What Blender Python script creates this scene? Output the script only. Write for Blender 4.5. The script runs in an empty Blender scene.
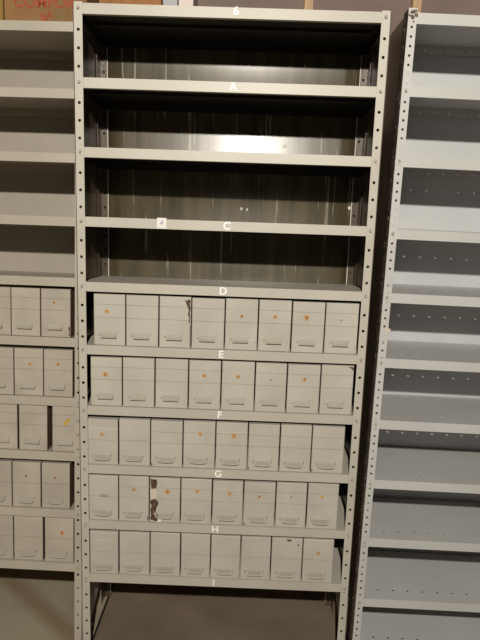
import bpy, bmesh, math, random
from mathutils import Matrix, Vector, Euler
random.seed(7)
sc = bpy.context.scene
C = sc.collection
W, D, H = .914, .305, 2.083
LIP = .029

# ------------------------------------------------------------ materials
def mat(name, base, rough=.5, metal=0., var=.08, scale=6., stretch=(1, 1, 1), bump=.0, bscale=60., spots=None, coat=0., spec=.5):
    m = bpy.data.materials.new(name); m.use_nodes = True
    nt = m.node_tree; N = nt.nodes; L = nt.links
    b = N['Principled BSDF']
    b.inputs['Roughness'].default_value = rough
    b.inputs['Metallic'].default_value = metal
    b.inputs['Specular IOR Level'].default_value = spec
    b.inputs['Coat Weight'].default_value = coat
    b.inputs['Coat Roughness'].default_value = .12
    tc = N.new('ShaderNodeTexCoord'); mp = N.new('ShaderNodeMapping')
    mp.inputs['Scale'].default_value = stretch
    oi = N.new('ShaderNodeObjectInfo')
    ad = N.new('ShaderNodeVectorMath'); ad.operation = 'ADD'
    cx = N.new('ShaderNodeCombineXYZ')
    mu = N.new('ShaderNodeMath'); mu.operation = 'MULTIPLY'; mu.inputs[1].default_value = 37.
    L.new(oi.outputs['Random'], mu.inputs[0])
    L.new(mu.outputs[0], cx.inputs[0]); L.new(mu.outputs[0], cx.inputs[1])
    L.new(tc.outputs['Object'], ad.inputs[0]); L.new(cx.outputs[0], ad.inputs[1])
    L.new(ad.outputs[0], mp.inputs['Vector'])
    nz = N.new('ShaderNodeTexNoise'); nz.inputs['Scale'].default_value = scale; nz.inputs['Detail'].default_value = 6
    L.new(mp.outputs[0], nz.inputs['Vector'])
    cr = N.new('ShaderNodeValToRGB')
    lo = [max(0, c * (1 - var * 1.6)) for c in base]; hi = [min(1, c * (1 + var * 1.2)) for c in base]
    cr.color_ramp.elements[0].position = .3; cr.color_ramp.elements[0].color = (*lo, 1)
    cr.color_ramp.elements[1].position = .7; cr.color_ramp.elements[1].color = (*hi, 1)
    L.new(nz.outputs['Fac'], cr.inputs[0])
    col = cr.outputs[0]
    if spots:
        for (scol, sscale, thr, sst) in spots:
            n2 = N.new('ShaderNodeTexNoise'); n2.inputs['Scale'].default_value = sscale; n2.inputs['Detail'].default_value = 4
            m2 = N.new('ShaderNodeMapping'); m2.inputs['Scale'].default_value = sst
            L.new(ad.outputs[0], m2.inputs['Vector']); L.new(m2.outputs[0], n2.inputs['Vector'])
            r2 = N.new('ShaderNodeValToRGB')
            r2.color_ramp.elements[0].position = thr; r2.color_ramp.elements[0].color = (0, 0, 0, 1)
            r2.color_ramp.elements[1].position = min(1, thr + .04); r2.color_ramp.elements[1].color = (1, 1, 1, 1)
            L.new(n2.outputs['Fac'], r2.inputs[0])
            mx = N.new('ShaderNodeMixRGB'); mx.inputs[2].default_value = (*scol, 1)
            L.new(r2.outputs[0], mx.inputs[0]); L.new(col, mx.inputs[1]); col = mx.outputs[0]
    L.new(col, b.inputs['Base Color'])
    if bump:
        n3 = N.new('ShaderNodeTexNoise'); n3.inputs['Scale'].default_value = bscale; n3.inputs['Detail'].default_value = 3
        L.new(mp.outputs[0], n3.inputs['Vector'])
        bp = N.new('ShaderNodeBump'); bp.inputs['Strength'].default_value = bump; bp.inputs['Distance'].default_value = .002
        L.new(n3.outputs['Fac'], bp.inputs['Height']); L.new(bp.outputs[0], b.inputs['Normal'])
    return m

WARM = (.50, .462, .385)
M = {}
M['paint_m'] = mat('grey_enamel_centre', (.50, .475, .41), .45, var=.04, scale=5, bump=.05, spots=[((.20, .14, .09), 38, .735, (1, 1, 1))])
M['paint_l'] = mat('grey_enamel_left', (.46, .42, .35), .42, var=.05, scale=5, bump=.05, spots=[((.20, .13, .08), 30, .72, (1, 1, 1))])
M['paint_r'] = mat('grey_enamel_right', (.53, .53, .52), .38, var=.03, scale=4, bump=.05, spots=[((.22, .16, .11), 42, .76, (1, 1, 1))])
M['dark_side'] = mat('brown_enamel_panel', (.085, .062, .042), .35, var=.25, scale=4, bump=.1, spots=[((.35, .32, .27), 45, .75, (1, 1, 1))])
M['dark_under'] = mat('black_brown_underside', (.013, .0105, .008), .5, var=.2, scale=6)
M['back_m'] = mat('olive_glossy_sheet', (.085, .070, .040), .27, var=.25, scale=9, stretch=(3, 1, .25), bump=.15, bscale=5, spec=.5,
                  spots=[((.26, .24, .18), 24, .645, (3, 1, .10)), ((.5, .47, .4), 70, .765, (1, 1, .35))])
M['box'] = mat('grey_card_board', (.50, .475, .415), .6, var=.05, scale=9, bump=.08, bscale=120, spots=[((.30, .22, .14), 60, .775, (1, 1, 1))])
M['box_l'] = mat('warm_grey_card_board', (.45, .405, .335), .6, var=.08, scale=9, bump=.08, bscale=120, spots=[((.30, .2, .12), 50, .74, (1, 1, 1))])
M['pull'] = mat('grey_metal_pull', (.43, .405, .34), .35, var=.05)
M['rivet'] = mat('worn_rivet', (.30, .27, .21), .4, var=.2, scale=80)
M['orange'] = mat('orange_dot_paper', (.48, .24, .08), .7, var=.25, scale=90)
M['brown_dot'] = mat('faded_brown_dot', (.28, .13, .06), .8, var=.3, scale=90)
M['faint_dot'] = mat('faded_pink_dot', (.42, .30, .24), .8, var=.2, scale=90)
M['yellow'] = mat('yellow_dot_paper', (.60, .40, .06), .7, var=.2, scale=90)
M['red'] = mat('red_dot_paper', (.62, .16, .07), .7, var=.2, scale=90)
M['ring'] = mat('pale_orange_halo', (.54, .41, .26), .8, var=.1, scale=90)
M['peel'] = mat('torn_brown_fibre', (.10, .058, .038), .9, var=.5, scale=90, bump=.6, bscale=200)
M['paper'] = mat('white_paper', (.82, .8, .76), .7, var=.03)
M['chip'] = mat('pale_paper_scrap', (.62, .54, .43), .8, var=.05)
M['crease'] = mat('pale_wear_and_highlight', (.62, .59, .50), .6, var=.05)  # worn edges and chips, also the painted highlight on box creases
M['vinyl'] = mat('white_vinyl_letter', (.95, .95, .94), .5, var=.01)
M['ink'] = mat('blue_grey_ink', (.25, .27, .38), .7, var=.05)
M['brown_side'] = mat('dark_brown_side', (.13, .075, .048), .8, var=.15)
M['lit_hole'] = mat('bright_lit_hole_dot', (.80, .78, .72), .3, var=.05)  # pale colour imitates light in the rear lip holes
M['rust_side'] = mat('brown_stained_flange_light_spots', (.075, .055, .042), .6, var=.5, scale=60, spots=[((.35, .3, .25), 70, .60, (1, 1, 1))])  # pale spots paint the light showing through the flange holes
M['back_r'] = mat('blue_grey_back_sheet', (.55, .56, .57), .45, var=.03)
M['back_l'] = mat('warm_grey_back_sheet', (.38, .345, .29), .5, var=.04)
M['bolt'] = mat('painted_bolt', (.42, .39, .33), .35, var=.2, scale=200)
M['rust'] = mat('rusty_bolt', (.13, .09, .06), .7, var=.5, scale=200)
M['carton'] = mat('brown_cardboard', (.25, .135, .05), .8, var=.12, scale=7, stretch=(1, 1, 1))
M['carton_y'] = mat('yellow_cardboard', (.28, .17, .035), .8, var=.12, scale=7)
M['carton_o'] = mat('orange_brown_cardboard', (.33, .15, .05), .8, var=.2, scale=12)
M['tape'] = mat('tan_parcel_tape', (.23, .14, .055), .4, var=.1)
M['redprint'] = mat('red_print', (.36, .07, .03), .7, var=.2, scale=40)
M['greybox'] = mat('grey_blue_card', (.38, .38, .40), .7, var=.08)
M['pinkbox'] = mat('pinkish_white_card', (.66, .56, .52), .7, var=.08)
M['wall'] = mat('mauve_board', (.33, .245, .215), .85, var=.08, scale=3)
M['stud'] = mat('pine_stud', (.80, .54, .30), .6, var=.1, scale=8, stretch=(6, 1, .4))

def floor_mat():
    m = bpy.data.materials.new('stained_concrete'); m.use_nodes = True
    nt = m.node_tree; N = nt.nodes; L = nt.links; b = N['Principled BSDF']; b.inputs['Roughness'].default_value = .75
    tc = N.new('ShaderNodeTexCoord')
    nz = N.new('ShaderNodeTexNoise'); nz.inputs['Scale'].default_value = 3.2; nz.inputs['Detail'].default_value = 7
    L.new(tc.outputs['Object'], nz.inputs['Vector'])
    r = N.new('ShaderNodeValToRGB')
    r.color_ramp.elements[0].position = .35; r.color_ramp.elements[0].color = (.17, .13, .092, 1)
    r.color_ramp.elements[1].position = .68; r.color_ramp.elements[1].color = (.26, .205, .15, 1)
    L.new(nz.outputs[0], r.inputs[0])
    # greener, paler concrete left of the dark brown patch
    r2 = N.new('ShaderNodeValToRGB')
    r2.color_ramp.elements[0].position = .35; r2.color_ramp.elements[0].color = (.31, .275, .19, 1)
    r2.color_ramp.elements[1].position = .68; r2.color_ramp.elements[1].color = (.41, .355, .255, 1)
    L.new(nz.outputs[0], r2.inputs[0])
    # brown diagonal stain band on the pale concrete
    wv = N.new('ShaderNodeTexNoise'); wv.inputs['Scale'].default_value = 2.
    L.new(tc.outputs['Object'], wv.inputs['Vector'])
    sp = N.new('ShaderNodeSeparateXYZ'); L.new(tc.outputs['Object'], sp.inputs[0])
    def mth(op, a, bv=None, c=None):
        n = N.new('ShaderNodeMath'); n.operation = op
        for i, v in enumerate((a, bv, c)):
            if v is None: continue
            if isinstance(v, (int, float)): n.inputs[i].default_value = v
            else: L.new(v, n.inputs[i])
        return n.outputs[0]
    s = mth('ADD', mth('MULTIPLY', sp.outputs['X'], .669), mth('MULTIPLY', sp.outputs['Y'], .743))
    s = mth('ADD', s, mth('MULTIPLY', wv.outputs[0], .04))
    s = mth('ABSOLUTE', mth('ADD', s, -.0333))
    band = mth('SUBTRACT', 1.25, mth('MULTIPLY', s, 22.)); band.node.use_clamp = True
    mx = N.new('ShaderNodeMixRGB'); mx.inputs[2].default_value = (.22, .155, .085, 1)
    L.new(mth('MULTIPLY', band, .7), mx.inputs[0]); L.new(r2.outputs[0], mx.inputs[1])
    g = mth('GREATER_THAN', sp.outputs['X'], .016)
    m2 = N.new('ShaderNodeMixRGB'); L.new(g, m2.inputs[0]); L.new(mx.outputs[0], m2.inputs[1]); L.new(r.outputs[0], m2.inputs[2])
    jt = mth('LESS_THAN', mth('ABSOLUTE', mth('SUBTRACT', sp.outputs['X'], .016)), .0045)   # thin dark line where the two floor tones meet
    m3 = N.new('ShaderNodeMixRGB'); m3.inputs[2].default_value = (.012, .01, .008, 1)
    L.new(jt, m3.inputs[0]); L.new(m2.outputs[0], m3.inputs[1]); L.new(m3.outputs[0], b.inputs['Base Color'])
    bp = N.new('ShaderNodeBump'); bp.inputs['Strength'].default_value = .2
    L.new(nz.outputs[0], bp.inputs['Height']); L.new(bp.outputs[0], b.inputs['Normal'])
    return m
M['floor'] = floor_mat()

# ------------------------------------------------------------ helpers
def mesh(name, bm, m, recalc=True):
    if recalc: bmesh.ops.recalc_face_normals(bm, faces=bm.faces)
    me = bpy.data.meshes.new(name); bm.to_mesh(me); bm.free()
    for x in (m if isinstance(m, (list, tuple)) else [m]): me.materials.append(x)
    return me
def obj(name, me, parent=None, mtx=None, solid=0., off=0., bevel=0.):
    o = bpy.data.objects.new(name, me); C.objects.link(o)
    if parent: o.parent = parent
    if mtx is not None: o.matrix_local = mtx
    if solid:
        s = o.modifiers.new('thickness', 'SOLIDIFY'); s.thickness = solid; s.offset = off
    if bevel:
        s = o.modifiers.new('edge', 'BEVEL'); s.width = bevel; s.segments = 2; s.limit_method = 'ANGLE'
    return o
def tag(o, label, cat, group=None):
    o['label'] = label; o['category'] = cat
    if group: o['group'] = group
    return o
def thing(name, label, cat, mtx, group=None):
    o = bpy.data.objects.new(name, None); C.objects.link(o); o.matrix_world = mtx; o.empty_display_size = .05
    return tag(o, label, cat, group)
def struct(name, me):
    o = obj(name, me); o['kind'] = 'structure'; return o
def bx(bm, x0, x1, y0, y1, z0, z1, mi=0):
    v = [bm.verts.new((x, y, z)) for x in (x0, x1) for y in (y0, y1) for z in (z0, z1)]
    for f in ((0, 1, 3, 2), (4, 6, 7, 5), (0, 4, 5, 1), (2, 3, 7, 6), (0, 2, 6, 4), (1, 5, 7, 3)):
        bm.faces.new([v[i] for i in f]).material_index = mi
def T(x, y, z): return Matrix.Translation((x, y, z))

def strip(bm, u0, u1, v0, v1, holes, r, P, cell=None):
    """a flat sheet u0..u1 x v0..v1 with round holes at (u,v); P maps (u,v) to a 3-D point. Holes share one column or one row."""
    def q(pts): bm.faces.new([bm.verts.new(P(*p)) for p in pts])
    if not holes: q([(u0, v0), (u1, v0), (u1, v1), (u0, v1)]); return
    hw = r * 1.6
    for (u, v) in holes:
        a = [(u + r * math.cos(k * math.pi / 6), v + r * math.sin(k * math.pi / 6)) for k in range(12)]
        b = []
        for k in range(12):
            c, s = math.cos(k * math.pi / 6), math.sin(k * math.pi / 6); t = hw / max(abs(c), abs(s))
            b.append((u + t * c, v + t * s))
        # corners
        for k in range(12):
            j = (k + 1) % 12
            q([a[k], b[k], b[j], a[j]])
        for (sx, sy, k1, k2) in ((1, 1, 1, 2), (-1, 1, 4, 5), (-1, -1, 7, 8), (1, -1, 10, 11)):
            q([b[k1], (u + sx * hw, v + sy * hw), b[k2]])
    if cell == 'v':   # holes stacked along v in one column
        u = holes[0][0]
        vs = sorted(h[1] for h in holes); e = v0
        lv = [v0] + [x for v in vs for x in (v - hw, v + hw)] + [v1]
        for a0, a1 in zip(lv[:-1], lv[1:]):
            q([(u0, a0), (u - hw, a0), (u - hw, a1), (u0, a1)]); q([(u + hw, a0), (u1, a0), (u1, a1), (u + hw, a1)])
        for v in vs: q([(u - hw, e), (u + hw, e), (u + hw, v - hw), (u - hw, v - hw)]); e = v + hw
        q([(u - hw, e), (u + hw, e), (u + hw, v1), (u - hw, v1)])
    else:
        v = holes[0][1]
        q([(u0, v0), (u1, v0), (u1, v - hw), (u0, v - hw)]); q([(u0, v + hw), (u1, v + hw), (u1, v1), (u0, v1)])
        us = sorted(h[0] for h in holes); e = u0
        for u in us: q([(e, v - hw), (u - hw, v - hw), (u - hw, v + hw), (e, v + hw)]); e = u + hw
        q([(e, v - hw), (u1, v - hw), (u1, v + hw), (e, v + hw)])

def weld(bm): bmesh.ops.remove_doubles(bm, verts=bm.verts, dist=1e-5)

# ------------------------------------------------------------ shelving
FW, SW = .0245, .05      # front and side flange of the angle posts
def post_mesh(sx, sy, z0, pitch, r, m, zoff, side_dark=False):
    bm = bmesh.new()
    x = 0 if sx < 0 else W; y = 0 if sy < 0 else D
    dx = -sx; dy = -sy
    n = int((H - z0 - .03) / pitch)
    zs = [H - zoff - k * pitch for k in range(n + 1)]; zs = [z for z in zs if z0 + .02 < z < H - .012]
    strip(bm, 0, FW, z0, H + .003, [(FW * .5, z) for z in zs], r, lambda u, v: (x + dx * u, y, v), 'v')
    sp = [H - zoff - k * .0254 for k in range(int((H - z0) / .0254))]; sp = [z for z in sp if z0 + .02 < z < H - .012]
    strip(bm, 0, SW, z0, H + .003, [(SW * .45, z) for z in sp], r * .9, lambda u, v: (x, y + dy * u, v), 'v')
    if side_dark:
        for f in bm.faces:
            if abs(f.calc_center_median().x - x) < 1e-6: f.material_index = 1
    weld(bm)
    return mesh('post', bm, m)

def shelf_mesh(m, holes, under):
    """pressed steel shelf: deck, four turned-down lips; origin at the middle of the front top edge"""
    bm = bmesh.new()
    x0, x1 = -W / 2 + .004, W / 2 - .004; y0, y1 = .003, D - .003
    if holes:
        hs = [x0 + .03 + k * .0508 for k in range(17)]
        strip(bm, x0, x1, y0, .10, [(x, .055) for x in hs], .0043, lambda u, v: (u, v, 0), 'h')
        strip(bm, x0, x1, .10, y1, None, 0, lambda u, v: (u, v, 0))
        strip(bm, x0, x1, -LIP, 0, None, 0, lambda u, v: (u, y1, v))
    else:
        strip(bm, x0, x1, y0, y1, None, 0, lambda u, v: (u, v, 0))
        strip(bm, x0, x1, -LIP, 0, None, 0, lambda u, v: (u, y1, v))
    strip(bm, x0, x1, -LIP, 0, None, 0, lambda u, v: (u, y0, v))
    strip(bm, x0, x1, y0, y0 + .012, None, 0, lambda u, v: (u, v, -LIP))   # returned edge under the lip
    for x in (x0, x1): strip(bm, y0, y1, -LIP, 0, None, 0, lambda u, v: (x, u, v))
    bmesh.ops.remove_doubles(bm, verts=bm.verts, dist=1e-5)
    me = mesh('shelf', bm, [m])
    if holes:      # added bright heads standing in for lit holes in the rear lip
        bm = bmesh.new(); bm.from_mesh(me)
        for x in hs:
            bmesh.ops.create_cone(bm, cap_ends=True, segments=8, radius1=.0042, radius2=.0025, depth=.003, matrix=T(x, y1 - .0022, -.017) @ Matrix.Rotation(math.pi / 2, 4, 'X'))
        bm.faces.ensure_lookup_table()
        for f in bm.faces[-10 * len(hs):]: f.material_index = 1
        bm.to_mesh(me); bm.free(); me.materials.append(M['lit_hole'])
    return me

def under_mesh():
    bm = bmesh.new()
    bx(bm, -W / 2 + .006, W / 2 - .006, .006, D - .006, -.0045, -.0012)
    bx(bm, -W / 2 + .006, W / 2 - .006, D - .0072, D - .004, -LIP - .0012, -.0046)      # dark lining added on rear and side lips to deepen their shade
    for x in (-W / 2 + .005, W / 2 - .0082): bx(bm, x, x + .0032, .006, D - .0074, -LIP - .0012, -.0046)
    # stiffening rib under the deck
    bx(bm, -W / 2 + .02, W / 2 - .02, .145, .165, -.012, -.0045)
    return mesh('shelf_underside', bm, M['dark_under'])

def bolt_mesh(m, r=.0052):
    bm = bmesh.new()
    bmesh.ops.create_cone(bm, cap_ends=True, segments=12, radius1=r, radius2=r * .75, depth=.004, matrix=Matrix.Rotation(math.pi / 2, 4, 'X'))
    bx(bm, -r * .15, r * .15, -.003, -.0015, -r * .6, r * .6)
    return mesh('bolt', bm, m)
BOLT = bolt_mesh(M['bolt']); RUST = bolt_mesh(M['rust'], .006)

def panel_mesh(x0, x1, y0, y1, z0, z1, m, name):
    bm = bmesh.new(); bx(bm, x0, x1, y0, y1, z0, z1); return mesh(name, bm, m)

def text_mesh(s, size, m):
    cu = bpy.data.curves.new('t', 'FONT'); cu.body = s; cu.size = size; cu.align_x = 'CENTER'; cu.align_y = 'CENTER'; cu.extrude = .0004; cu.offset = size * .025
    o = bpy.data.objects.new('t', cu); C.objects.link(o)
    dg = bpy.context.evaluated_depsgraph_get(); dg.update()
    me = bpy.data.meshes.new_from_object(o.evaluated_get(dg)); bpy.data.objects.remove(o); bpy.data.curves.remove(cu)
    me.transform(Matrix.Rotation(math.pi / 2, 4, 'X'))
    me.materials.clear(); me.materials.append(m); return me

def wavy_back(m):
    """thin sheet-metal back, bowed in and out a few millimetres"""
    bm = bmesh.new(); nz, nx = 90, 12; z0, z1 = .228, H - .004
    f = lambda x, z: D + .0087 + .0062 * math.sin(2 * math.pi * (z - 1.735) / .42) + .0006 * math.sin(x * 9 + z * 3)
    g = [[bm.verts.new((.002 + (W - .004) * i / nx, f(i / nx, z0 + (z1 - z0) * k / nz), z0 + (z1 - z0) * k / nz)) for i in range(nx + 1)] for k in range(nz + 1)]
    for k in range(nz):
        for i in range(nx): bm.faces.new((g[k][i], g[k][i + 1], g[k + 1][i + 1], g[k + 1][i]))
    r = bmesh.ops.extrude_face_region(bm, geom=bm.faces[:]); bmesh.ops.translate(bm, verts=[v for v in r['geom'] if isinstance(v, bmesh.types.BMVert)], vec=(0, .0012, 0))
    me = mesh('back_panel', bm, m)
    for p in me.polygons: p.use_smooth = abs(p.normal.y) > .7
    return me

def make_unit(mtx, label, key, zs, pitch, r, holes, zoff, panels_out, backm, sidem, rust=False):
    u = thing('shelving_unit', label, 'shelves', mtx, 'steel shelving units side by side')
    pm = M[key]
    for sx in (-1, 1):
        for sy in (-1, 1):
            x = 0 if sx < 0 else W; y = 0 if sy < 0 else D
            w = mtx @ Vector((x, y, 0)); wz = max(w.z, (mtx @ Vector((x - sx * FW, y, 0))).z, (mtx @ Vector((x, y - sy * SW, 0))).z)
            lowest = min(w.z, (mtx @ Vector((x - sx * FW, y, 0))).z, (mtx @ Vector((x, y - sy * SW, 0))).z)
            z0 = -lowest + .001 - .045
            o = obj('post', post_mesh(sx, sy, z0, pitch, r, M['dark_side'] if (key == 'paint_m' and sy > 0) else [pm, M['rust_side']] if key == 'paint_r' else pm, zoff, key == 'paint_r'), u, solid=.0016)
            if key == 'paint_m' and sy > 0:
                o['label'] = 'dark brown post with a worn pale edge'
                bm = bmesh.new(); e = x - sx * FW
                bx(bm, e - .0014, e + .0014, y - .0016, y + .0009, z0 + .02, H - .03)
                obj('worn_edge', mesh('worn_edge', bm, M['crease']), o)
    sm = shelf_mesh(pm, holes, None)
    shelves = []
    for i, z in enumerate(zs):
        s = obj('shelf', sm, u, T(W / 2, 0, z), solid=.0014)
        shelves.append(s)
        for x in (-W / 2 + FW * .5, W / 2 - FW * .5):
            if z > .1: obj('bolt', RUST if (rust and i == 0 and x < 0) else BOLT, s, T(x, -.0025, -.013))
    t = .0012
    zb = .03
    xo = -.0035 if panels_out else .0022
    xr = W - xo
    yf = .056 if key == 'paint_r' else .004
    for x in (xo, xr):
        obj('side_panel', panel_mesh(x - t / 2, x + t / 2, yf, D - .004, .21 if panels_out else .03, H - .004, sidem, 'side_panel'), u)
        if panels_out:      # grey kick plate with its lower edge cut on the slant
            bm = bmesh.new()
            f = bm.faces.new([bm.verts.new((x - t / 2, y, z)) for y, z in ((.004, -.039), (.085, -.02), (.104, -.006), (.232, .057), (D - .004, .09), (D - .004, .209), (.004, .209))])
            r = bmesh.ops.extrude_face_region(bm, geom=[f]); bmesh.ops.translate(bm, verts=[v for v in r['geom'] if isinstance(v, bmesh.types.BMVert)], vec=(t, 0, 0))
            obj('kick_plate', mesh('kick_plate', bm, pm), u)
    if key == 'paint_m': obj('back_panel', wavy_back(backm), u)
    else: obj('back_panel', panel_mesh(.002, W - .002, D + .0015, D + .003, max(zs[-1] - .03, .03), H - .004, backm, 'back_panel'), u)
    return u, shelves

def unit_mtx(x0, y0, yaw, lp, lr):
    R = Matrix.Rotation(math.radians(yaw), 4, 'Z') @ Matrix.Rotation(math.radians(lp), 4, 'X') @ Matrix.Rotation(math.radians(lr), 4, 'Y')
    return T(x0, y0, 0) @ R
MM = Matrix.Identity(4)
MR = unit_mtx(.930, -.052, .16, -.59, .79)
ML = unit_mtx(-.933, .056, -1.09, -3.48, -.08)
ZM = [2.083, 1.879, 1.680, 1.473, 1.271, 1.067, .864, .659, .458, .258]
ZR = [2.075, 1.878, 1.680, 1.469, 1.275, 1.070, .869, .667, .462, .243, .060]
ZL = [2.081, 1.876, 1.674, 1.469, 1.269, 1.065, .858, .664, .456, .257]
um, shm = make_unit(MM, 'grey steel shelving unit in the centre with white letters and dark inside panels', 'paint_m', ZM, .0508, .0047, False, .022, True, M['back_m'], M['dark_side'])
ur, shr = make_unit(MR, 'empty pale grey steel shelving unit on the right with perforated posts', 'paint_r', ZR, 0.0254, .0038, True, .022, False, M['back_r'], M['dark_side'], rust=True)
ul, shl = make_unit(ML, 'warm grey steel shelving unit on the left leaning back beside the centre unit', 'paint_l', ZL, .0508, .0045, False, .035, False, M['back_l'], M['dark_side'])
UM = under_mesh()
for s, z in zip(shm[:5], ZM): s.matrix_local = T(W / 2, 0, z) @ Matrix.Rotation(math.radians(-2.6), 4, 'X')
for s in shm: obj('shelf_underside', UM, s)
shm_names = {0: ('6', .470), 1: ('A', .468), 3: ('C', .462), 4: ('D', .456), 5: ('E', .455), 6: ('F', .456), 7: ('G', .457), 8: ('H', .452), 9: ('I', .452)}
for i, (ch, x) in shm_names.items():
    o = obj('letter_sticker', text_mesh(ch, .033, M['vinyl']), shm[i], T(x - W / 2 + .0, .0014, -LIP / 2 + (.0 if i else .004)))
    o['label'] = 'white letter %s on the shelf edge' % ch if ch != '6' else 'white figure 6 on the top shelf edge'
bm = bmesh.new(); bx(bm, -.0145, .0145, -.0006, .0006, -.0165, .0165)
tagc = obj('paper_tag', mesh('paper_tag', bm, M['paper']), shm[3], T(.261 - W / 2, .0012, -.012)); obj('tag_mark', text_mesh('d', .016, M['ink']), tagc, T(0, -.001, .002)); tagc['label'] = 'small white paper tag on the shelf edge'
# bolts, chips and scratches on the dark back sheet
def blob_mesh(name, pts, m, th=.0008):
    bm = bmesh.new()
    f = bm.faces.new([bm.verts.new((x, 0, z)) for x, z in pts])
    r = bmesh.ops.extrude_face_region(bm, geom=[f]); bmesh.ops.translate(bm, verts=[v for v in r['geom'] if isinstance(v, bmesh.types.BMVert)], vec=(0, -th, 0))
    return mesh(name, bm, m)
def rough_blob(name, rx, rz, m, n=14, j=.25, seed=1, th=.0008):
    rd = random.Random(seed)
    return blob_mesh(name, [(rx * (1 + rd.uniform(-j, j)) * math.cos(k * 2 * math.pi / n), rz * (1 + rd.uniform(-j, j)) * math.sin(k * 2 * math.pi / n)) for k in range(n)], m, th)
back = [c for c in um.children if c.name.startswith('back_panel')][0]
for k, (x, z, rx, rz) in enumerate(((.645, 1.735, .007, .007), (.50, 1.514, .004, .006), (.52, 1.512, .003, .005), (.885, 1.53, .006, .006), (.895, 1.72, .004, .006), (.70, 2.0, .003, .003))):
    obj('paint_chip', rough_blob('paint_chip', rx, rz, M['crease'], seed=k), back, T(x, D + .0084 + .0062 * math.sin(2 * math.pi * (z - 1.735) / .42), z))

for k, (x, z, rx) in enumerate(((.010, 2.075, .006), (.022, 2.068, .005), (.018, 2.078, .006), (.016, 2.050, .003), (.004, 2.066, .004))):
    o = obj('rust_patch', rough_blob('rust_patch', rx, rx * .9, M['rust'], seed=40 + k, j=.4), [c for c in ur.children if c.name.startswith('post')][0], T(x, -.0012, z)); o['label'] = 'brown rust at the top corner'
o = obj('paper_scrap', blob_mesh('paper_scrap', [(0, 0), (.016, .001), (.017, .011), (.001, .012)], M['chip']), [c for c in ur.children if c.name.startswith('post')][0], T(.014, -.0015, 1.155))
# ------------------------------------------------------------ file boxes
BH, BD = .1635, .28
def body_mesh(w, h, seams, m):
    """box with a front of overlapping boards: shallow horizontal grooves across the face"""
    bm = bmesh.new(); g = .0022; e = .0018
    prof = [(e, 0), (0, e)]
    for s in sorted((1 - s) * h for s in seams):
        prof += [(0, s - g / 2), (.0022, s - g / 2), (.0022, s + g / 2), (0, s + g / 2)]
    prof += [(0, h - e), (e, h), (BD, h), (BD, 0)]
    rows = []
    for x, ins in ((-w / 2, e), (-w / 2 + e, 0), (w / 2 - e, 0), (w / 2, e)):
        rows.append([bm.verts.new((x, max(y, y + (ins if y < .01 else 0)), z)) for y, z in prof])
    n = len(prof)
    for a, b in zip(rows[:-1], rows[1:]):
        for k in range(n): bm.faces.new((a[k], a[(k + 1) % n], b[(k + 1) % n], b[k]))
    bm.faces.new(rows[0]); bm.faces.new(rows[-1][::-1])
    bmesh.ops.recalc_face_normals(bm, faces=bm.faces)
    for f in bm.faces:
        if abs(f.normal.x) > .95: f.material_index = 1  # side faces darker brown than the front
    return mesh('body', bm, [m, M['brown_side']])

def pull_mesh(w=.05, style=0):
    """pressed label pull: raised plate with a curled lip along the bottom, right end turned up"""
    bm = bmesh.new()
    h = .016
    yy = [(-.0001, h), (-.0004, h - .002), (-.0014, .006), (-.0068, .0020), (-.0100, .0010), (-.0100, -.0008), (-.006, -.0010), (-.0004, .001)]
    a = [bm.verts.new((-w / 2, y, z)) for y, z in yy]; b = [bm.verts.new((w / 2, y, z)) for y, z in yy]
    n = len(yy)
    for k in range(n): bm.faces.new((a[k], b[k], b[(k + 1) % n], a[(k + 1) % n]))
    bm.faces.new(a[::-1]); bm.faces.new(b)
    bx(bm, w / 2 - .0018, w / 2, -.006, -.0004, .0, h * .7)
    return mesh('pull', bm, M['pull'])
def bail_mesh(w=.056):
    """thin bent bar hanging between two eyes"""
    bm = bmesh.new(); r = .0020
    pts = [(-w / 2, -.003, .012), (-w / 2 + .001, -.006, .004), (-w / 2 + .005, -.008, .0005), (0, -.009, -.0005), (w / 2 - .005, -.008, .0005), (w / 2 - .001, -.006, .004), (w / 2, -.003, .013)]
    rings = []
    for i, p in enumerate(pts):
        d = (Vector(pts[min(i + 1, len(pts) - 1)]) - Vector(pts[max(i - 1, 0)])).normalized()
        s = Vector((0, 1, 0)); t = d.cross(s).normalized()
        rings.append([bm.verts.new(Vector(p) + r * (math.cos(k * math.pi / 4) * t * 1.3 + math.sin(k * math.pi / 4) * s)) for k in range(8)])
    for a, b in zip(rings[:-1], rings[1:]):
        for k in range(8): bm.faces.new((a[k], a[(k + 1) % 8], b[(k + 1) % 8], b[k]))
    bm.faces.new(rings[0]); bm.faces.new(rings[-1][::-1])
    # backing plate behind the bar
    bx(bm, -w / 2 + .006, w / 2 - .006, -.0012, -.0002, .0, .013)
    return mesh('pull', bm, M['pull'])
PULL = pull_mesh(); BAIL = bail_mesh()
def eye_mesh():
    bm = bmesh.new()
    bmesh.ops.create_cone(bm, cap_ends=True, segments=14, radius1=.0058, radius2=.004, depth=.004, matrix=Matrix.Rotation(math.pi / 2, 4, 'X'))
    return mesh('rivet', bm, M['pull'])
EYE = eye_mesh()
def small_eye():
    bm = bmesh.new()
    bmesh.ops.create_cone(bm, cap_ends=True, segments=10, radius1=.0022, radius2=.0015, depth=.003, matrix=Matrix.Rotation(math.pi / 2, 4, 'X'))
    return mesh('rivet', bm, M['rivet'])
SEYE = small_eye()
DOTS = {}
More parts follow.
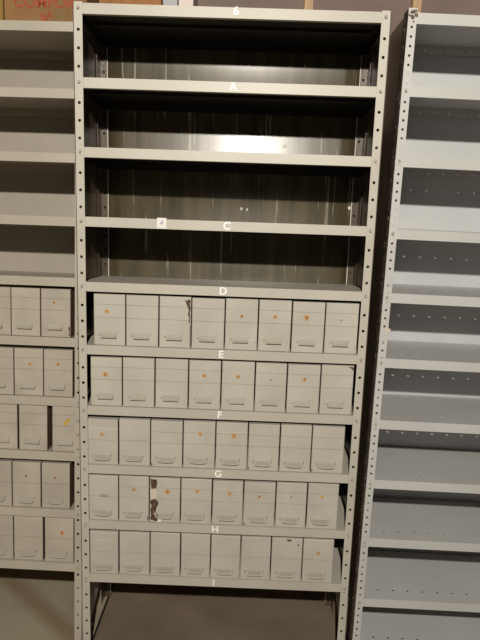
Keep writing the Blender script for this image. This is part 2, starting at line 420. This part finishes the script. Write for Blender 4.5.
def dot(kind):
    if kind not in DOTS:
        c = {'orange': ('orange', .0047), 'big': ('orange', .0062), 'brown': ('brown_dot', .0038), 'faint': ('faint_dot', .0038), 'yellow': ('yellow', .0052), 'red': ('red', .006)}[kind]
        DOTS[kind] = (rough_blob('dot_sticker', c[1], c[1] * 1.05, M[c[0]], 16, .16, len(DOTS) + 3, .0005),
                      rough_blob('dot_halo', c[1] * 1.75, c[1] * 1.7, M['ring'], 20, .12, 20 + len(DOTS), .0002) if kind in ('big', 'orange', 'red', 'brown') else None)
    return DOTS[kind]
BODY = {}
ORD = ['first', 'second', 'third', 'fourth', 'fifth', 'sixth', 'seventh', 'eighth']

def file_box(mtx, w, h, seams, key, label, group, d=None, pull='p', crease=None, rec=.0, twist=0.):
    u = thing('file_box', label, 'box', mtx @ Matrix.Rotation(math.radians(twist), 4, 'Z'), group)
    k = (round(w, 3), round(h, 3), tuple(seams), key)
    if k not in BODY: BODY[k] = body_mesh(k[0], k[1], seams, M[key])
    obj('body', BODY[k], u)
    px = -.002; pz = h * (.165 if pull == 'p' else .13)
    p = obj('pull', PULL if pull == 'p' else BAIL, u, T(px, 0, pz))
    if pull == 'p':
        obj('rivet', EYE, p, T(-.030, .0004, .0075)); obj('rivet', SEYE, p, T(.028, .0006, .016))
    else:
        obj('rivet', EYE, p, T(-.031, -.0018, .011)); obj('rivet', SEYE, p, T(.030, -.0016, .014))
    if d:
        kind, fx, fz = d
        a, b = dot(kind)
        s = obj('dot_sticker', a, u, T((fx - .5) * w, -.0003 if not b else -.0004, (1 - fz) * h))
        s['label'] = {'orange': 'orange dot', 'big': 'large orange dot', 'brown': 'small brown dot', 'faint': 'faded dot', 'yellow': 'yellow dot', 'red': 'red dot'}[kind]
        if b: obj('dot_halo', b, s, T(0, .0003, 0))
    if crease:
        bm = bmesh.new(); bx(bm, -w * .43, w * .43, -.0008, .0, -.0011, .0011)  # raised pale strip paints the highlight on the crease
        o = obj('crease_highlight', mesh('crease_highlight', bm, M['crease']), u, T(.002, 0, (1 - crease) * h)); o['label'] = 'pale painted highlight along the front crease'
    return u

ROWS = {
 'D': (5, [.0441, .1481, .254, .3575, .464, .57, .676, .7816, .8878]),
 'E': (6, [.0321, .1371, .2429, .3517, .458, .567, .6703, .7786, .885]),
 'F': (7, [.0187, .1241, .23, .3373, .445, .5519, .6572, .7623, .8705]),
 'G': (8, [.0207, .1235, .2273, .3327, .4385, .5441, .6522, .7574, .8637]),
 'H': (9, [.0226, .1239, .2306, .3356, .4388, .541, .6454, .7527, .8591])}
DOTM = {('D', 0): ('orange', .42, .33), ('D', 4): ('brown', .5, .33), ('D', 5): ('orange', .5, .32), ('D', 6): ('big', .43, .30), ('D', 7): ('faint', .48, .33),
 ('E', 0): ('big', .47, .34), ('E', 3): ('orange', .48, .30), ('E', 4): ('orange', .5, .30), ('E', 5): ('faint', .5, .33), ('E', 6): ('orange', .52, .29),
 ('F', 0): ('orange', .48, .33), ('F', 3): ('orange', .52, .26), ('F', 4): ('big', .57, .27),
 ('G', 1): ('orange', .5, .28), ('G', 2): ('big', .58, .29), ('G', 3): ('orange', .53, .26), ('G', 4): ('orange', .55, .27), ('G', 5): ('brown', .5, .31), ('G', 6): ('faint', .5, .31), ('G', 7): ('yellow', .47, .28),
 ('H', 7): ('orange', .5, .31)}
LOOK = {'orange': 'with small orange dot', 'big': 'with large orange dot', 'brown': 'with dark brown dot', 'faint': 'with faded dot', 'yellow': 'with yellow dot', 'red': 'with red dot', None: 'without dot'}
SPECIAL = {('D', 2): 'with black mould streak', ('G', 2): 'with torn brown strip', ('E', 7): 'with crumpled top corner', ('G', 0): 'with short dark dashes', ('H', 6): 'with nicked top edge'}
boxes = {}
rnd = random.Random(11)
for L_, (si, xs) in ROWS.items():
    z = ZM[si] + .0012
    for i in range(8):
        x0, x1 = xs[i], xs[i + 1]
        gap = .0035 + rnd.uniform(0, .0008)
        if L_ in 'DE': seams = (.20, .455)
        elif L_ == 'F': seams = (.455,) if i in (0, 1) else (.24, .48)
        elif L_ == 'G': seams = (.46,) if i == 0 else (.22, .47)
        else: seams = (.47,)
        w = round(x1 - x0 - gap, 3)
        w = min(w, x1 - x0 - .0015)
        h = BH + (-.004 if (L_, i) in (('F', 0), ('H', 0), ('H', 1), ('G', 4), ('G', 5)) else 0) + (0, -.001, -.003, -.003, -.004)['DEFGH'.index(L_)] + rnd.choice((-.001, 0, .001))
        d = DOTM.get((L_, i))
        sp = SPECIAL.get((L_, i)) or LOOK[d[0] if d else None]
        lab = 'pale grey file box %s, %s from left in row beneath letter %s' % (sp, ORD[i], L_)
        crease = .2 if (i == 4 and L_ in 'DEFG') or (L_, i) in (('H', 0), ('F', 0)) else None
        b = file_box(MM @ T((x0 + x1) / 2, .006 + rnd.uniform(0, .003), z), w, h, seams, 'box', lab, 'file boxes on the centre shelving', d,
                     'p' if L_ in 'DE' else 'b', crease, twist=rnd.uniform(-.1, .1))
        boxes[L_, i] = (b, w, h)

def poly_part(bk, name, m, pts, label=None, th=.0008):
    b, w, h = boxes[bk]
    o = obj(name, blob_mesh(name, [((fx - .5) * w, (1 - fz) * h) for fx, fz in pts], M[m], th), b, T(0, -.0004, 0))
    if label: o['label'] = label
    return o
# black mould streak down the right side of the third box under D
poly_part(('D', 2), 'mould_streak', 'peel', [(.80, .04), (.86, .07), (.93, .04), (.985, .06), (.97, .14), (.985, .22), (.96, .30), (.98, .38), (.965, .50), (.93, .49), (.945, .40), (.90, .33), (.93, .24), (.88, .17), (.84, .11)], 'dark mould streak at the right edge')
poly_part(('D', 2), 'mould_streak', 'peel', [(.97, .55), (.99, .55), (.99, .95), (.975, .95)], 'thin dark streak at the right edge')
# torn strip on the third box under G
poly_part(('G', 2), 'torn_strip', 'peel', [(.02, .02), (.22, .03), (.25, .10), (.21, .22), (.06, .24), (.03, .12)], 'torn brown strip near the top')
poly_part(('G', 2), 'torn_strip', 'peel', [(.03, .50), (.14, .47), (.27, .50), (.29, .58), (.22, .67), (.20, .75), (.26, .82), (.29, .92), (.22, .975), (.10, .95), (.015, .93), (.05, .84), (.02, .72), (.07, .62), (.015, .55)], 'torn brown strip down the left edge')
poly_part(('G', 2), 'paper_scrap', 'chip', [(.03, .25), (.19, .24), (.23, .30), (.21, .45), (.06, .47), (.02, .38)], 'pale paper layer showing in the tear')
poly_part(('G', 2), 'paper_scrap', 'paper', [(.27, .93), (.33, .88), (.40, .93), (.37, .985), (.28, .99)], 'white paper scrap under the tear')
poly_part(('G', 1), 'torn_strip', 'peel', [(.955, .88), (.985, .87), (.985, .97), (.96, .95)], 'dark torn edge')
for fz in (.42, .455): poly_part(('G', 0), 'dark_dash', 'brown_dot', [(.38, fz), (.66, fz + .005), (.66, fz + .014), (.38, fz + .01)], 'short dark dash')
poly_part(('H', 6), 'edge_nick', 'peel', [(.47, .01), (.64, .01), (.62, .045), (.55, .06), (.50, .04)], 'dark nick in the top edge')
poly_part(('H', 6), 'edge_nick', 'peel', [(.84, .12), (.89, .12), (.89, .15), (.84, .15)], 'small dark spot')
poly_part(('E', 7), 'crumpled_corner', 'peel', [(.80, .012), (.985, .015), (.985, .10), (.955, .065), (.90, .04)], 'dark crumpled top corner')
for k in (('D', 4), ('F', 5), ('F', 7), ('G', 5), ('F', 2)): poly_part(k, 'edge_nick', 'brown_dot', [(.0, .93), (.05, .92), (.055, .97), (.0, .98)] if k[1] != 4 else [(.93, .82), (.96, .82), (.96, .84), (.93, .84)], 'small dark nick')

RL = {'D': (5, [(.462, .5648), (.5655, .6679), (.6685, .769)]),
      'E': (6, [(.469, .5717), (.5722, .675), (.6755, .7776)]),
      'F': (7, [(.5800 - .104, .5821), (.6900 - .1035, .7911 - .103 + .0), (.0, .0)]),
      'G': (8, [(.4575, .5609), (.5615, .665), (.6655, .7672)]),
      'H': (9, [(.455, .5576), (.558, .6665), (.674, .7733)])}
# measured on the photograph: left edge to right edge of every box along the leaning unit
PXL = {'D': [(.5648 - .1035, .5648), (.5648, .6679), (.6679, .7690)]}
LX = {'D': [(.564, .6675), (.668, .769), (.7695, .8725)],
      'E': [(.5717, .6745), (.675, .777), (.7776, .8794)],
      'F': [(.582, .686), (.6901, .7911), (.8069, .9075)],
      'G': [(.561, .6645), (.665, .767), (.7675, .8698)],
      'H': [(.5576, .667), (.6674, .773), (.779, .8841)]}
DOTL = {('D', 2): ('brown', .45, .28), ('E', 1): ('orange', .55, .32), ('E', 2): ('orange', .5, .31), 
        ('G', 0): ('brown', .55, .33), ('G', 1): ('brown', .5, .30), ('G', 2): ('brown', .48, .32), ('H', 2): ('red', .6, .33)}
RN = ['top', 'second', 'third', 'fourth', 'bottom']
for r, (L_, cols) in enumerate(LX.items()):
    z = ZL[5 + r] + .0012
    for i, (x0, x1) in enumerate(cols):
        x0 -= 0; w = round(x1 - x0 - .003, 3); h = BH - .0005
        if L_ == 'F': h = BH - .001
        d = DOTL.get((L_, i))
        seams = (.20, .44) if L_ in 'DEF' else (.46,)
        lab = 'warm grey file box %s, %s in left shelving %s row' % (('with yellow smear' if (L_, i) == ('F', 2) else LOOK[d[0] if d else None]).replace('with small ', 'with '), ['third from right', 'second from right', 'rightmost'][i], RN[r])
        b = file_box(ML @ T((x0 + x1) / 2, .008 + rnd.uniform(0, .003), z), w, h, seams, 'box_l', lab, 'file boxes on the left shelving', d,
                     'p' if L_ in 'DEF' else 'b')
        boxes['L' + L_, i] = (b, w, h)
poly_part(('LF', 2), 'yellow_smear', 'yellow', [(.40, .42), (.46, .33), (.56, .28), (.66, .27), (.62, .33), (.54, .37), (.47, .43)], 'diagonal yellow smear')
poly_part(('LD', 2), 'edge_nick', 'peel', [(.93, .80), (.99, .76), (.99, .97), (.95, .96), (.97, .88)], 'dark crumpled lower corner')

# ------------------------------------------------------------ cartons on top of the units
def carton(name, label, cat, mtx, sx, sy, sz, m, seam=None):
    o = thing(name, label, cat, mtx)
    bm = bmesh.new(); bx(bm, -sx / 2, sx / 2, 0, sy, 0, sz); obj('body', mesh('body', bm, m), o, bevel=.003)
    # folded lid flaps meeting along the top
    bm = bmesh.new(); bx(bm, -sx / 2 + .002, sx / 2 - .002, .002, sy / 2 - .002, sz, sz + .003); bx(bm, -sx / 2 + .002, sx / 2 - .002, sy / 2 + .002, sy - .002, sz, sz + .003)
    obj('lid_flap', mesh('lid_flap', bm, m), o)
    if seam is not None:
        bm = bmesh.new(); bx(bm, seam - .001, seam + .024, -.0008, .0, .001, sz); obj('tape', mesh('tape', bm, M['tape']), o)
    return o
zt = ZL[0] + .0012
c2 = carton('cardboard_carton', 'brown cardboard carton with red printing on top of left shelving', 'carton', ML @ T(.774, .055, zt), .272, .19, .16, M['carton'], .04)
t = obj('red_lettering', text_mesh('COMFORT', .048, M['redprint']), c2, T(.012, -.001, .0735)); t['label'] = 'red printed word'
t = obj('red_mark', text_mesh('BA', .034, M['redprint']), c2, T(.005, -.001, .032) @ Matrix.Rotation(-.35, 4, 'Y')); t['label'] = 'small tilted red print'
c1 = carton('cardboard_carton', 'yellowish cardboard carton at far left on top of left shelving', 'carton', ML @ T(.484, .055, zt), .30, .19, .15, M['carton_y'])
zt = ZM[0] + .0012
c3 = carton('cardboard_carton', 'orange brown cardboard carton on top of centre shelving', 'carton', T(.145, .09, zt), .19, .19, .10, M['carton_o'])
c4 = carton('small_carton', 'small grey blue box beside the orange brown carton', 'box', T(.2665, .09, zt), .045, .15, .09, M['greybox'])
c5 = carton('small_carton', 'small pinkish white box on top of centre shelving', 'box', T(.3145, .09, zt), .045, .15, .09, M['pinkbox'])

# ------------------------------------------------------------ setting
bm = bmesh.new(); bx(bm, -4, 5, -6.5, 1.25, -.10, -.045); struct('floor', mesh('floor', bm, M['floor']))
bm = bmesh.new(); bx(bm, -4, 5, 1.25, 1.3, 0, 3.1); struct('wall_back', mesh('wall_back', bm, M['wall']))
for k, x in enumerate((-1.53, -.77, -.21, .2495 + .0, .773, 1.285, 1.80, 2.3)):
    if k == 3: continue
    bm = bmesh.new(); bx(bm, x - .02, x + .02, 1.2, 1.25, 0, 3.1); struct('trim_%d' % (k + 1), mesh('trim', bm, M['stud']))

# ------------------------------------------------------------ light, world, camera
def lamp(loc, e, col, size):
    l = bpy.data.lights.new('ceiling_lamp', 'POINT'); l.energy = e; l.color = col; l.shadow_soft_size = size
    o = bpy.data.objects.new('ceiling_lamp', l); C.objects.link(o); o.location = loc
lamp((.50, -2.9, 2.62), 430, (1, .93, .82), .035)
w = bpy.data.worlds.new('room_air'); sc.world = w; w.use_nodes = True
w.node_tree.nodes['Background'].inputs[0].default_value = (1, .93, .84, 1); w.node_tree.nodes['Background'].inputs[1].default_value = .006

cd = bpy.data.cameras.new('camera'); cd.sensor_width = 36; cd.lens = 592.07 / 640 * 36; cd.clip_start = .02
cam = bpy.data.objects.new('camera', cd); C.objects.link(cam)
cam.location = (.5329, -1.83959, 1.50521); cam.rotation_euler = (1.389293, -.033907, .017602)
sc.camera = cam
sc.view_settings.view_transform = 'Standard'; sc.view_settings.look = 'None'; sc.view_settings.gamma = 1; sc.view_settings.exposure = 0
